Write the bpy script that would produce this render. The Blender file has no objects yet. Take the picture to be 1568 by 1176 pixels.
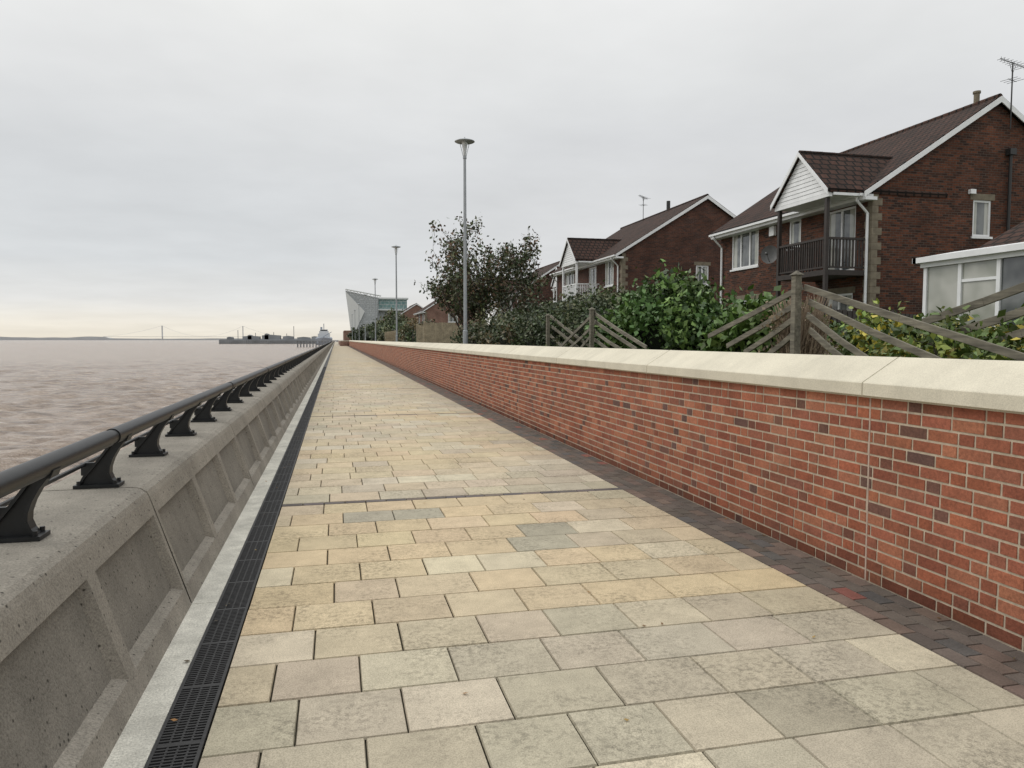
import bpy, math, random
import numpy as np
from mathutils import Vector, Matrix, noise
random.seed(7); np.random.seed(7)
R=math.radians
scene=bpy.context.scene
scene.view_settings.view_transform='Standard'
scene.view_settings.look='None'
scene.view_settings.exposure=0

# ------------------------------------------------------------------ materials
def newmat(name):
    m=bpy.data.materials.new(name); m.use_nodes=True
    nt=m.node_tree; b=nt.nodes['Principled BSDF']
    return m,nt,b
def N(nt,t,**k):
    n=nt.nodes.new(t)
    for a,v in k.items(): setattr(n,a,v)
    return n
def ramp(nt,fac,stops):
    r=N(nt,'ShaderNodeValToRGB'); nt.links.new(fac,r.inputs[0])
    e=r.color_ramp.elements
    while len(e)<len(stops): e.new(0.5)
    for i,(p,c) in enumerate(stops):
        e[i].position=p; e[i].color=(c[0],c[1],c[2],1) if not isinstance(c,(int,float)) else (c,c,c,1)
    return r.outputs[0]
def noisetex(nt,vec,scale,detail=4,rough=.55):
    n=N(nt,'ShaderNodeTexNoise'); n.inputs['Scale'].default_value=scale
    n.inputs['Detail'].default_value=detail; n.inputs['Roughness'].default_value=rough
    if vec is not None: nt.links.new(vec,n.inputs['Vector'])
    return n.outputs[0]
def mul(nt,a,b,fac=1.0,mode='MULTIPLY'):
    m=N(nt,'ShaderNodeMix',data_type='RGBA',blend_type=mode); m.inputs[0].default_value=fac
    for s,i in ((a,6),(b,7)):
        if isinstance(s,tuple): m.inputs[i].default_value=(*s,1)
        else: nt.links.new(s,m.inputs[i])
    return m.outputs[2]
def bump(nt,b,h,strength=.3,dist=.01,prev=None):
    n=N(nt,'ShaderNodeBump'); n.inputs['Strength'].default_value=strength; n.inputs['Distance'].default_value=dist
    nt.links.new(h,n.inputs['Height'])
    if prev is not None: nt.links.new(prev,n.inputs['Normal'])
    nt.links.new(n.outputs[0],b.inputs['Normal'])
    return n.outputs[0]
def pos(nt):
    return N(nt,'ShaderNodeNewGeometry').outputs['Position']

def mat_simple(name,col,rough=.6,metal=0,var=.15,scale=8,bs=.0,spec=.5):
    m,nt,b=newmat(name)
    p=pos(nt)
    n=noisetex(nt,p,scale,3)
    f=ramp(nt,n,[(.3,1-var),(.7,1+var)])
    c=mul(nt,tuple(col),f)
    nt.links.new(c,b.inputs['Base Color'])
    b.inputs['Roughness'].default_value=rough; b.inputs['Metallic'].default_value=metal
    b.inputs['Specular IOR Level'].default_value=spec
    if bs: bump(nt,b,noisetex(nt,p,scale*6,3),bs,.01)
    return m

def mat_slab():
    m,nt,b=newmat('paving_slab_mat')
    a=N(nt,'ShaderNodeAttribute',attribute_name='Col')
    p=pos(nt)
    c=a.outputs['Color']
    sp_=noisetex(nt,p,150,2,.8)
    dirtmask=ramp(nt,noisetex(nt,p,1.5,5,.65),[(.42,0.0),(.62,1.0)])
    c=mul(nt,c,ramp(nt,sp_,[(.38,.62),(.5,1.0),(.62,1.22)]),.65)
    blot=noisetex(nt,p,30,4,.75)
    dk=ramp(nt,blot,[(.40,.58),(.54,1.0)])
    mm=N(nt,'ShaderNodeMix',data_type='RGBA',blend_type='MULTIPLY'); nt.links.new(dirtmask,mm.inputs[0]); nt.links.new(c,mm.inputs[6]); nt.links.new(dk,mm.inputs[7])
    c=mm.outputs[2]
    c=mul(nt,c,ramp(nt,noisetex(nt,p,5,4,.7),[(.3,.84),(.7,1.08)]))
    nt.links.new(c,b.inputs['Base Color']); b.inputs['Roughness'].default_value=.88; b.inputs['Specular IOR Level'].default_value=.22
    bump(nt,b,blot,.35,.006)
    return m
def mat_attr(name,rough=.85,fine=120,coarse=3,var=.2,bs=.35,stain=False):
    m,nt,b=newmat(name)
    a=N(nt,'ShaderNodeAttribute',attribute_name='Col')
    p=pos(nt)
    nf=noisetex(nt,p,fine,3,.7)
    c=mul(nt,a.outputs['Color'],ramp(nt,nf,[(.3,1-var),(.7,1+var)]))
    c=mul(nt,c,ramp(nt,noisetex(nt,p,coarse,4),[(.3,.78),(.7,1.14)]))
    if stain:
        mp=N(nt,'ShaderNodeMapping'); mp.inputs['Scale'].default_value=(1,1.6,.6); nt.links.new(p,mp.inputs[0])
        bl=ramp(nt,noisetex(nt,mp.outputs[0],1.3,5,.7),[(.56,0.0),(.78,.25)])
        mm=N(nt,'ShaderNodeMix',data_type='RGBA'); nt.links.new(bl,mm.inputs[0]); nt.links.new(c,mm.inputs[6]); mm.inputs[7].default_value=(.33,.24,.17,1); c=mm.outputs[2]
    nt.links.new(c,b.inputs['Base Color'])
    b.inputs['Roughness'].default_value=rough
    b.inputs['Specular IOR Level'].default_value=.25
    bump(nt,b,nf,bs,.004)
    return m

def mat_concrete(name,col,pits=True,streak=.3):
    m,nt,b=newmat(name); p=pos(nt)
    f1=ramp(nt,noisetex(nt,p,2.2,5,.6),[(.3,.76),(.7,1.12)])
    nf=noisetex(nt,p,100,3,.8)
    f2=ramp(nt,nf,[(.32,.62),(.5,1.0),(.68,1.28)])
    c=mul(nt,mul(nt,tuple(col),f1),f2)
    mp=N(nt,'ShaderNodeMapping'); mp.inputs['Scale'].default_value=(6,6,.5); nt.links.new(p,mp.inputs[0])
    c=mul(nt,c,ramp(nt,noisetex(nt,mp.outputs[0],1.6,3),[(.35,.75),(.6,1.05)]),streak)
    if pits:
        v=N(nt,'ShaderNodeTexVoronoi'); v.inputs['Scale'].default_value=30; nt.links.new(p,v.inputs['Vector'])
        d=ramp(nt,v.outputs['Distance'],[(.10,.22),(.26,1)])
        sc=N(nt,'ShaderNodeSeparateColor'); nt.links.new(v.outputs['Color'],sc.inputs[0])
        msk=ramp(nt,sc.outputs[0],[(.62,0.0),(.66,1.0)])
        mm=N(nt,'ShaderNodeMix',data_type='RGBA',blend_type='MULTIPLY'); nt.links.new(msk,mm.inputs[0])
        nt.links.new(c,mm.inputs[6]); nt.links.new(d,mm.inputs[7]); c=mm.outputs[2]
    nt.links.new(c,b.inputs['Base Color']); b.inputs['Roughness'].default_value=.9
    b.inputs['Specular IOR Level'].default_value=.2
    bump(nt,b,nf,.5,.006)
    return m

def mat_brickwall(name,c1,c2,mort,w=.225,h=.075,ms=.01,bs=.6,bias=0.0,v1=(.72,1.2)):
    m,nt,b=newmat(name)
    uv=N(nt,'ShaderNodeUVMap').outputs[0]
    t=N(nt,'ShaderNodeTexBrick'); nt.links.new(uv,t.inputs['Vector'])
    t.inputs['Scale'].default_value=1; t.inputs['Brick Width'].default_value=w; t.inputs['Row Height'].default_value=h
    t.inputs['Mortar Size'].default_value=ms; t.inputs['Bias'].default_value=bias; t.inputs['Mortar Smooth'].default_value=.2
    t.inputs['Color1'].default_value=(*c1,1); t.inputs['Color2'].default_value=(*c2,1); t.inputs['Mortar'].default_value=(*mort,1)
    p=pos(nt)
    c=mul(nt,t.outputs['Color'],ramp(nt,noisetex(nt,p,1.2,5),[(.3,v1[0]),(.7,v1[1])]))
    c=mul(nt,c,ramp(nt,noisetex(nt,p,14,2),[(.3,.8),(.7,1.2)]))
    nt.links.new(c,b.inputs['Base Color']); b.inputs['Roughness'].default_value=.85
    b.inputs['Specular IOR Level'].default_value=.2
    inv=N(nt,'ShaderNodeMath',operation='SUBTRACT'); inv.inputs[0].default_value=1; nt.links.new(t.outputs['Fac'],inv.inputs[1])
    bump(nt,b,inv.outputs[0],bs,.01)
    return m

def mat_coping():
    m,nt,b=newmat('coping_stone'); p=pos(nt)
    c=mul(nt,(.59,.55,.445),ramp(nt,noisetex(nt,p,1.8,5,.65),[(.3,.88),(.65,1.06)]))
    nf=noisetex(nt,p,130,2,.8)
    c=mul(nt,c,ramp(nt,nf,[(.35,.88),(.65,1.1)]))
    mp=N(nt,'ShaderNodeMapping'); mp.inputs['Scale'].default_value=(.8,4,.8); nt.links.new(p,mp.inputs[0])
    c=mul(nt,c,ramp(nt,noisetex(nt,mp.outputs[0],1.0,4,.7),[(.34,.82),(.5,1.0)]),.35)
    nt.links.new(c,b.inputs['Base Color']); b.inputs['Roughness'].default_value=.88; b.inputs['Specular IOR Level'].default_value=.25
    bump(nt,b,nf,.25,.004); return m

M_slab=mat_slab()
M_wallbrick=mat_attr('red_brick_mat',.85,60,4,.26,.5,stain=True)
M_paver=mat_attr('dark_paver_mat',.85,90,5,.2,.4)
M_mortar=mat_simple('mortar_mat',(.43,.36,.275),.95,var=.2,scale=20)
M_joint=mat_simple('sand_joint_mat',(.10,.09,.06),.95,var=.4,scale=6)
M_conc=mat_concrete('flood_wall_concrete',(.265,.245,.21))
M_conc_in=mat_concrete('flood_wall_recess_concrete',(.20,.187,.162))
M_strip=mat_concrete('channel_concrete',(.60,.585,.52),False,.6)
M_cope=mat_coping()
M_iron=mat_simple('black_painted_iron',(.010,.011,.012),.42,.0,.3,20,spec=.4)
M_grate=mat_simple('cast_iron_grate',(.03,.03,.031),.6,.2,.3,30)
M_gap=mat_simple('drain_dark',(.01,.01,.01),.9)
M_sealant=mat_simple('joint_sealant',(.42,.32,.26),.8)
M_white=mat_simple('white_upvc',(.74,.75,.76),.4,var=.06,scale=3)
M_darkwood=mat_simple('dark_stained_wood',(.024,.017,.014),.6,var=.3)
M_quoin=mat_simple('quoin_stone',(.17,.145,.105),.9,var=.25,scale=6)
M_hbrick=mat_brickwall('house_brick',(.14,.05,.028),(.038,.02,.016),(.085,.065,.052),bias=.05)
M_hbrick2=mat_brickwall('house_brick_b',(.12,.048,.031),(.055,.027,.022),(.085,.07,.06))
M_tile=mat_brickwall('roof_tile',(.068,.034,.025),(.044,.026,.020),(.010,.008,.007),w=.3,h=.28,ms=.035,bs=1.0)
M_farbrick=mat_brickwall('far_brick',(.24,.12,.09),(.18,.095,.075),(.22,.18,.15))
M_galv=mat_simple('galvanised_steel',(.30,.32,.34),.5,.3,.1,5)
M_diff=mat_simple('lamp_diffuser',(.55,.57,.58),.3)
M_soil=mat_simple('garden_soil_grass',(.06,.075,.03),.95,var=.4,scale=2,bs=.5)
M_black=mat_simple('black_plastic',(.02,.02,.02),.5)

def mat_glass(name='window_glass',lo=(.03,.035,.04),hi=(.16,.17,.17)):
    m,nt,b=newmat(name)
    p=pos(nt)
    nt.links.new(ramp(nt,noisetex(nt,p,1.3,2),[(.4,lo),(.6,hi)]),b.inputs['Base Color'])
    b.inputs['Roughness'].default_value=.06; b.inputs['Specular IOR Level'].default_value=.9
    return m
M_glass=mat_glass()
M_blind=mat_glass('conservatory_glass',(.28,.29,.25),(.42,.42,.38))
def mat_wood(name,col):
    m,nt,b=newmat(name); p=pos(nt)
    mp=N(nt,'ShaderNodeMapping'); mp.inputs['Scale'].default_value=(40,3,40); nt.links.new(p,mp.inputs[0])
    nw=noisetex(nt,mp.outputs[0],1,4,.6)
    c=mul(nt,tuple(col),ramp(nt,nw,[(.3,.5),(.7,1.3)]))
    c=mul(nt,c,ramp(nt,noisetex(nt,p,5,3),[(.3,.7),(.7,1.15)]))
    nt.links.new(c,b.inputs['Base Color']); b.inputs['Roughness'].default_value=.85
    bump(nt,b,nw,.4,.005)
    return m
M_wood=mat_wood('weathered_wood',(.165,.15,.115))
M_wood2=mat_wood('fence_board_wood',(.36,.30,.21))
def mat_leaf(name,rough=.5):
    m,nt,b=newmat(name)
    a=N(nt,'ShaderNodeAttribute',attribute_name='Col')
    nt.links.new(a.outputs['Color'],b.inputs['Base Color'])
    b.inputs['Roughness'].default_value=rough; b.inputs['Specular IOR Level'].default_value=.35
    return m
M_leaf=mat_leaf('leaf_mat')
M_bark=mat_simple('bark',(.05,.04,.03),.9,var=.3,scale=20)
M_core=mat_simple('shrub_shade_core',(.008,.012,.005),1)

# ------------------------------------------------------------------ mesh builder
class MB:
    def __init__(s): s.v=[];s.f=[];s.m=[];s.c=[]
    def quad(s,pts,m=0,c=None):
        i=len(s.v); s.v+= [tuple(p) for p in pts]; s.f.append(tuple(range(i,i+len(pts)))); s.m.append(m)
        s.c+= [c or (1,1,1)]*len(pts)
    def mesh(s,vs,fs,m=0,c=None):
        i=len(s.v); s.v+=[tuple(p) for p in vs]; s.c+=[c or (1,1,1)]*len(vs)
        for f in fs: s.f.append(tuple(i+k for k in f)); s.m.append(m)
    def box(s,x0,x1,y0,y1,z0,z1,m=0,c=None):
        vs=[(x0,y0,z0),(x1,y0,z0),(x1,y1,z0),(x0,y1,z0),(x0,y0,z1),(x1,y0,z1),(x1,y1,z1),(x0,y1,z1)]
        s.mesh(vs,[(0,3,2,1),(4,5,6,7),(0,1,5,4),(1,2,6,5),(2,3,7,6),(3,0,4,7)],m,c)
    def obox(s,a,b,w,h,m=0,up=Vector((0,0,1))):
        a=Vector(a);b=Vector(b);d=(b-a).normalized(); sd=d.cross(up)
        if sd.length<1e-4: sd=Vector((1,0,0))
        sd.normalize(); u=sd.cross(d).normalized()
        vs=[p+sd*(i*w/2)+u*(j*h/2) for p in (a,b) for i,j in((-1,-1),(1,-1),(1,1),(-1,1))]
        s.mesh(vs,[(0,1,2,3),(4,7,6,5),(0,4,5,1),(1,5,6,2),(2,6,7,3),(3,7,4,0)],m)
    def ext(s,poly,a0,a1,axis='y',m=0,c=None):
        n=len(poly)
        if axis=='y': A=[(p[0],a0,p[1]) for p in poly];B=[(p[0],a1,p[1]) for p in poly]
        else: A=[(a0,p[0],p[1]) for p in poly];B=[(a1,p[0],p[1]) for p in poly]
        fs=[tuple(range(n)),tuple(range(2*n-1,n-1,-1))]+[(i,(i+1)%n,n+(i+1)%n,n+i) for i in range(n)]
        s.mesh(A+B,fs,m,c)
    def tube(s,pts,rad,n=8,m=0,cap=True,c=None):
        pts=[Vector(p) for p in pts]
        if not hasattr(rad,'__len__'): rad=[rad]*len(pts)
        vs=[]
        for i,p in enumerate(pts):
            d=(pts[min(i+1,len(pts)-1)]-pts[max(i-1,0)]).normalized()
            r=Vector((1,0,0)) if abs(d.x)<.8 else Vector((0,1,0))
            a=d.cross(r).normalized(); b=d.cross(a)
            for k in range(n):
                t=2*math.pi*k/n; vs.append(p+(a*math.cos(t)+b*math.sin(t))*rad[i])
        fs=[]
        for i in range(len(pts)-1):
            for k in range(n): fs.append((i*n+k,i*n+(k+1)%n,(i+1)*n+(k+1)%n,(i+1)*n+k))
        if cap: fs.append(tuple(range(n))[::-1]); fs.append(tuple(range((len(pts)-1)*n,len(pts)*n)))
        s.mesh(vs,fs,m,c)
    def obj(s,name,mats,parent=None,smooth=False,uv=True,bevel=0,col=False,smooth_angle=None):
        me=bpy.data.meshes.new(name); me.from_pydata(s.v,[],s.f)
        for mt in mats: me.materials.append(mt)
        if len(mats)>1: me.polygons.foreach_set('material_index',s.m)
        if col:
            ca=me.color_attributes.new('Col','FLOAT_COLOR','POINT')
            arr=np.ones((len(s.v),4),dtype=np.float32); arr[:,:3]=np.array(s.c); ca.data.foreach_set('color',arr.ravel())
        if uv: autouv(me)
        if smooth: me.polygons.foreach_set('use_smooth',[True]*len(me.polygons))
        me.update()
        o=bpy.data.objects.new(name,me); scene.collection.objects.link(o)
        if parent: o.parent=parent
        if bevel:
            bm=o.modifiers.new('bevel','BEVEL'); bm.width=bevel; bm.segments=2; bm.limit_method='ANGLE'
        if smooth_angle:
            me.polygons.foreach_set('use_smooth',[True]*len(me.polygons))
            try: me.set_sharp_from_angle(angle=smooth_angle)
            except Exception: pass
        return o
def autouv(me):
    uvl=me.uv_layers.new(name='UVMap')
    Z=Vector((0,0,1))
    for p in me.polygons:
        n=p.normal
        if abs(n.z)>.99 or n.length<.5: u=Vector((1,0,0)); v=Vector((0,1,0))
        else:
            u=Z.cross(n).normalized(); v=n.cross(u)
            if u.x+u.y<0: u=-u
            if v.z<0: v=-v
        for li in p.loop_indices:
            co=me.vertices[me.loops[li].vertex_index].co
            uvl.data[li].uv=(co.dot(u),co.dot(v))
def empty(name,loc=(0,0,0)):
    o=bpy.data.objects.new(name,None); o.empty_display_size=.5; scene.collection.objects.link(o); return o

# ------------------------------------------------------------------ camera
cam=bpy.data.cameras.new('camera'); co=bpy.data.objects.new('camera',cam); scene.collection.objects.link(co)
co.location=(0,0,1.6); co.rotation_euler=(R(90-3.42),0,R(-13.4))
cam.lens=26; cam.sensor_width=36; cam.clip_end=60000; cam.clip_start=.05
scene.camera=co

# ------------------------------------------------------------------ world
w=bpy.data.worlds.new('World'); scene.world=w; w.use_nodes=True
nt=w.node_tree; bg=nt.nodes['Background']; out=nt.nodes['World Output']
SUN_EL,SUN_ROT=R(38),R(-60)
sky=N(nt,'ShaderNodeTexSky',sky_type='NISHITA'); sky.sun_disc=False; sky.sun_elevation=SUN_EL; sky.sun_rotation=SUN_ROT
nt.links.new(sky.outputs[0],bg.inputs[0]); bg.inputs[1].default_value=.06
tc=N(nt,'ShaderNodeTexCoord').outputs['Generated']
sp=N(nt,'ShaderNodeSeparateXYZ'); nt.links.new(tc,sp.inputs[0])
def mth(op,a,b=None,clamp=False):
    n=N(nt,'ShaderNodeMath',operation=op); n.use_clamp=clamp
    for i,q in enumerate((a,b)):
        if q is None: continue
        if isinstance(q,(int,float)): n.inputs[i].default_value=q
        else: nt.links.new(q,n.inputs[i])
    return n.outputs[0]
zz=mth('ADD',mth('MAXIMUM',sp.outputs[2],0.0),.10)
cx=mth('DIVIDE',sp.outputs[0],zz); cy=mth('DIVIDE',sp.outputs[1],zz)
cb=N(nt,'ShaderNodeCombineXYZ'); nt.links.new(cx,cb.inputs[0]); nt.links.new(cy,cb.inputs[1])
n1=noisetex(nt,cb.outputs[0],.55,5,.5)
n2=noisetex(nt,cb.outputs[0],1.9,4,.55)
warp=mth('MULTIPLY',mth('SUBTRACT',n1,.5),.15)
el=mth('ADD',sp.outputs[2],mth('MULTIPLY',warp,mth('MINIMUM',mth('MULTIPLY',mth('MAXIMUM',sp.outputs[2],0.0),4.0),1.0)))
base=ramp(nt,el,[(0,(.86,.80,.68)),(.018,(.93,.88,.78)),(.05,(.80,.80,.79)),(.10,(.71,.73,.745)),(.2,(.71,.725,.735)),(.32,(.83,.835,.83)),(.44,(.97,.97,.94)),(1.0,(1.7,1.7,1.67))])
basegrey=ramp(nt,el,[(0,(.80,.78,.75)),(.1,(.76,.765,.77)),(.25,(.735,.745,.755)),(.32,(.79,.80,.80)),(.46,(.91,.91,.90)),(1.0,(1.7,1.7,1.67))])
mx=N(nt,'ShaderNodeMix',data_type='RGBA'); 
nt.links.new(ramp(nt,mth('ADD',mth('MULTIPLY',sp.outputs[0],1.0),.5),[(.42,0.0),(.85,1.0)]),mx.inputs[0])
nt.links.new(base,mx.inputs[6]); nt.links.new(basegrey,mx.inputs[7])
c=mul(nt,mx.outputs[2],ramp(nt,n2,[(.3,.965),(.7,1.035)]))
c=mul(nt,c,ramp(nt,n1,[(.3,.95),(.7,1.04)]))
bg2=N(nt,'ShaderNodeBackground'); nt.links.new(c,bg2.inputs[0]); bg2.inputs[1].default_value=1.0
ms=N(nt,'ShaderNodeMixShader'); ms.inputs[0].default_value=.93
nt.links.new(bg.outputs[0],ms.inputs[1]); nt.links.new(bg2.outputs[0],ms.inputs[2]); nt.links.new(ms.outputs[0],out.inputs[0])
sl=bpy.data.lights.new('sun','SUN'); sl.energy=1.0; sl.angle=R(25); sl.color=(1,.96,.9)
so=bpy.data.objects.new('sun',sl); scene.collection.objects.link(so)
dv=Vector((-math.cos(SUN_EL)*.75,math.cos(SUN_EL)*.66,math.sin(SUN_EL)))
so.rotation_euler=dv.to_track_quat('Z','Y').to_euler()

# ------------------------------------------------------------------ ground / land
b=MB()
b.quad([(-1.6,-30,-.03),(3.9,-30,-.03),(3.9,560,-.03),(-1.6,560,-.03)])
b.obj('promenade_base_ground',[M_joint])
b=MB()
b.mesh([(3.8,-60,1.0),(4000,-60,1.0),(4000,560,1.0),(3.8,560,1.0),(3.8,-60,-6),(3.8,560,-6),(4000,560,-6)],[(0,1,2,3),(0,3,5,4),(3,2,6,5)])
b.obj('ground',[M_soil])

# promenade paving slabs -----------------------------------------------------
def frustum(b,x0,x1,y0,y1,z,ch,dz,c,m=0):
    vs=[(x0,y0,z-dz),(x1,y0,z-dz),(x1,y1,z-dz),(x0,y1,z-dz),(x0+ch,y0+ch,z),(x1-ch,y0+ch,z),(x1-ch,y1-ch,z),(x0+ch,y1-ch,z)]
    b.mesh(vs,[(4,5,6,7),(0,1,5,4),(1,2,6,5),(2,3,7,6),(3,0,4,7)],m,c)
def jit(c,a=.06):
    k=1+random.uniform(-a,a); return tuple(max(0,x*k*(1+random.uniform(-.02,.02))) for x in c)
def mixc(a,b_,t): return tuple(x*(1-t)+y*t for x,y in zip(a,b_))
BUFF=(.525,.425,.28);GREY=(.42,.375,.29);PALE=(.54,.485,.375);PINK=(.50,.425,.315);DARKG=(.36,.325,.25)
XL,XR=-.53,2.97
BANDS=[7.35+8.5*k for k in range(-2,23)]
b=MB(); bp=MB()
for bi in range(len(BANDS)-1):
    yb=BANDS[bi]
    x=XL+.0
    while x<XR-.02:
        x1=min(x+.2,XR); c=jit(random.choice([(.12,.105,.10),(.16,.13,.11),(.10,.09,.09)]),.15)
        frustum(bp,x+.003,x1-.003,yb+.003,yb+.097,random.uniform(-.001,.001),.004,.012,c); x+=.2
    for r in range(21):
        y0=yb+.1+r*.4; y1=y0+.4
        off=(r%2)*.225+random.choice([0,0,.05,-.05,.1])
        x=XL-max(0,off); nxt=XL
        while x<XR-.02:
            wdt=random.choice([.45,.45,.45,.45,.45,.5,.4])
            x1=min(x+wdt,XR)
            if XR-x1<.12: x1=XR
            if x1-nxt>.10:
                x0=nxt
                cx_=(x0+x1)/2; u=random.random()
                nz=noise.noise(Vector((cx_*.5,y0*.35,3.3)))
                wth=min(1,max(0,(4.3-y0)*1.2+nz*1.2)) 
                if y0>4.3: wth=min(1,max(0,(cx_-2.0+nz)*.9))*(.8 if y0<9 else .35)
                if y0<7.3:
                    c=mixc(BUFF,GREY,wth)
                    if u<.12: c=mixc(c,PALE,.7)
                    elif u<.24: c=mixc(c,GREY,.6)
                    elif u<.30: c=DARKG
                    elif u<.40: c=mixc(BUFF,GREY,.4)
                else:
                    c=mixc(BUFF,PINK,min(1,max(0,.65+nz*1.5)))
                    c=mixc(c,GREY,wth)
                    if u<.14: c=mixc(c,GREY,.7)
                    elif u<.25: c=mixc(c,PALE,.8)
                    c=mixc(c,GREY,min(.4,.1+max(0,y0-10)*.012))
                c=jit(c,.06)
                g=random.uniform(.004,.008)
                t=random.uniform(-.0015,.0015)
                frustum(b,x0+g/2,x1-g/2,y0+g/2+random.uniform(0,.002),y1-g/2,t,.004,.012,c)
                nxt=x1
            x+=wdt if x1<XR else 9
b.obj('promenade_paving',[M_slab],col=True,uv=False)
rows=[2.97,3.08,3.19,3.30,3.41]
for i in range(4):
    y=-8+(i%2)*.1
    while y<196:
        u=random.random(); c=jit((.125,.105,.09) if u<.6 else ((.155,.115,.095) if u<.88 else ((.24,.10,.08) if u<.91 else (.10,.095,.09))),.15)
        frustum(bp,rows[i]+.002,rows[i+1]-.002,y+.002,y+.208,random.uniform(-.001,.001)+.002,.004,.014,c); y+=.21
bp.obj('dark_brick_edging',[M_paver],col=True,uv=False)
b=MB(); b.quad([(-.53,194,-.008),(3.41,194,-.008),(3.41,555,-.008),(-.53,555,-.008)]); b.obj('path',[mat_simple('far_path',(.42,.37,.29),.9)])

# channel strip and drain ----------------------------------------------------
b=MB()
y=-8+.73
while y<198:
    b.box(-.90,-.722,y+.003,y+2.997,-.1,.0,0); y+=3
b.quad([(-.90,198,0),(-.722,198,0),(-.722,555,0),(-.90,555,0)])
b.obj('channel_kerb_strip',[M_strip],bevel=.004)
b=MB()
b.quad([(-.722,-8,-.028),(-.53,-8,-.028),(-.53,555,-.028),(-.722,555,-.028)],1)
for xa,xb_ in ((-.72,-.706),(-.546,-.532)): b.box(xa,xb_,-8,200,-.03,.001,0)
for xa,xb_ in ((-.668,-.660),(-.6275,-.6195),(-.587,-.579)): b.box(xa,xb_,-8,60,-.025,-.002,0)
y=-2
while y<45:
    seg=(round((y+2)/.022))%23==0
    b.box(-.706,-.546,y,y+(.03 if seg else .009),-.02,-.001,0)
    y+=.022 if not seg else .044
b.box(-.706,-.546,45,200,-.02,-.004,0)
b.obj('drain_grate',[M_grate,M_gap],uv=False)

# ------------------------------------------------------------------ concrete flood wall (left)
LH=.67
def P(s,y,d=0):
    x=-.87+(-1.09+.87)*s; z=LH*s
    return (x-d*.95,y,z-d*.3)
b=MB()
mod=1.2
def unit(ya,yb,joint_a,joint_b):
    ga=.010 if joint_a else 0; gb=.010 if joint_b else 0
    A=ya+ga;B=yb-gb
    ra,rb=ya+.055,yb-.055; s0,s1=.16,.85; D=.05; sl=.028
    b.quad([P(-.06,A),P(-.06,B),P(s0,B),P(s0,A)])
    b.quad([P(s1,A),P(s1,B),P(1,B),P(1,A)])
    b.quad([P(s0,A),P(s0,ra),P(s1,ra),P(s1,A)])
    b.quad([P(s0,rb),P(s0,B),P(s1,B),P(s1,rb)])
    i0,i1=s0+.06,s1-.03; ia,ib=ra+sl,rb-sl
    b.quad([P(s0,ra),P(s0,rb),P(i0,ib,D),P(i0,ia,D)])
    b.quad([P(s1,ra),P(i1,ia,D),P(i1,ib,D),P(s1,rb)])
    b.quad([P(s0,ra),P(i0,ia,D),P(i1,ia,D),P(s1,ra)])
    b.quad([P(s0,rb),P(s1,rb),P(i1,ib,D),P(i0,ib,D)])
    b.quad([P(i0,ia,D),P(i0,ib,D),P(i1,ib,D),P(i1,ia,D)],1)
    pr=[(-1.09,.67),(-1.105,.70),(-1.14,.722),(-1.19,.73),(-1.66,.73),(-1.70,.70),(-1.72,-6)]
    for (xa,za),(xb_,zb) in zip(pr[:-1],pr[1:]): b.quad([(xa,A,za),(xa,B,za),(xb_,B,zb),(xb_,A,zb)])
    for yy,j in ((A,joint_a),(B,joint_b)):
        if j: b.quad([(p[0],yy,p[1]) for p in ([(-.87,-.03)]+pr[:-1]+[(-1.72,-.03)])])
k=-8
while 4.73+k*mod<560:
    ya=4.73+k*mod
    unit(ya,ya+mod,k%3==0,(k+1)%3==0)
    k+=1
b.box(-1.5,-1.16,-5,560,-5,.60,2)
b.obj('concrete_flood_wall',[M_conc,M_conc_in,M_gap],uv=False)

# handrail ------------------------------------------------------------------
RX,RZ=-1.245,1.05
hr=empty('handrail')
b=MB()
y=-5
while y<560:
    b.tube([(RX,y,RZ),(RX,y+4.7,RZ)],.046,20,0); 
    b.tube([(RX,y+4.66,RZ),(RX,y+4.80,RZ)],.040,16,0)
    y+=4.8
b.obj('rail_tube',[M_iron],parent=hr,uv=False,smooth_angle=R(40))
b=MB(); b.tube([(-1.455,-5,.865),(-1.455,560,.865)],.013,8); b.obj('lower_rail',[M_iron],parent=hr,uv=False,smooth_angle=R(40))
b=MB()
out_r=[(-1.285,.748),(-1.305,.775),(-1.318,.81),(-1.315,.85),(-1.298,.90),(-1.268,.955),(-1.235,1.0),(-1.215,1.02)]
out_l=[(-1.275,1.03),(-1.30,.99),(-1.335,.94),(-1.375,.885),(-1.415,.835),(-1.45,.795),(-1.475,.748)]
k=0
while k<260:
    y=3.60+1.2*(k-6); k+=1
    near=y<40
    b.ext(out_r+out_l,y-.014,y+.014,'y')
    for line in (out_r,out_l):
        for (xa,za),(xb_,zb) in zip(line[:-1],line[1:]):
            b.obox((xa,y,za),(xb_,y,zb),.066,.014,0,up=Vector((1,0,0)) if abs(xb_-xa)<abs(zb-za) else Vector((0,0,1)))
    b.box(-1.50,-1.255,y-.062,y+.062,.7315,.750)
    if near:
        for bx in (-1.475,-1.28):
            for by in (-.042,.042): b.tube([(bx,y+by,.75),(bx,y+by,.772)],.011,6)
    b.box(-1.47,-1.40,y-.011,y+.011,.80,.875)
    b.ext([(-1.28,1.0),(-1.21,1.0),(-1.195,1.035),(-1.295,1.035)],y-.05,y+.05)
b.obj('brackets',[M_iron],parent=hr,uv=False)

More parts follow.
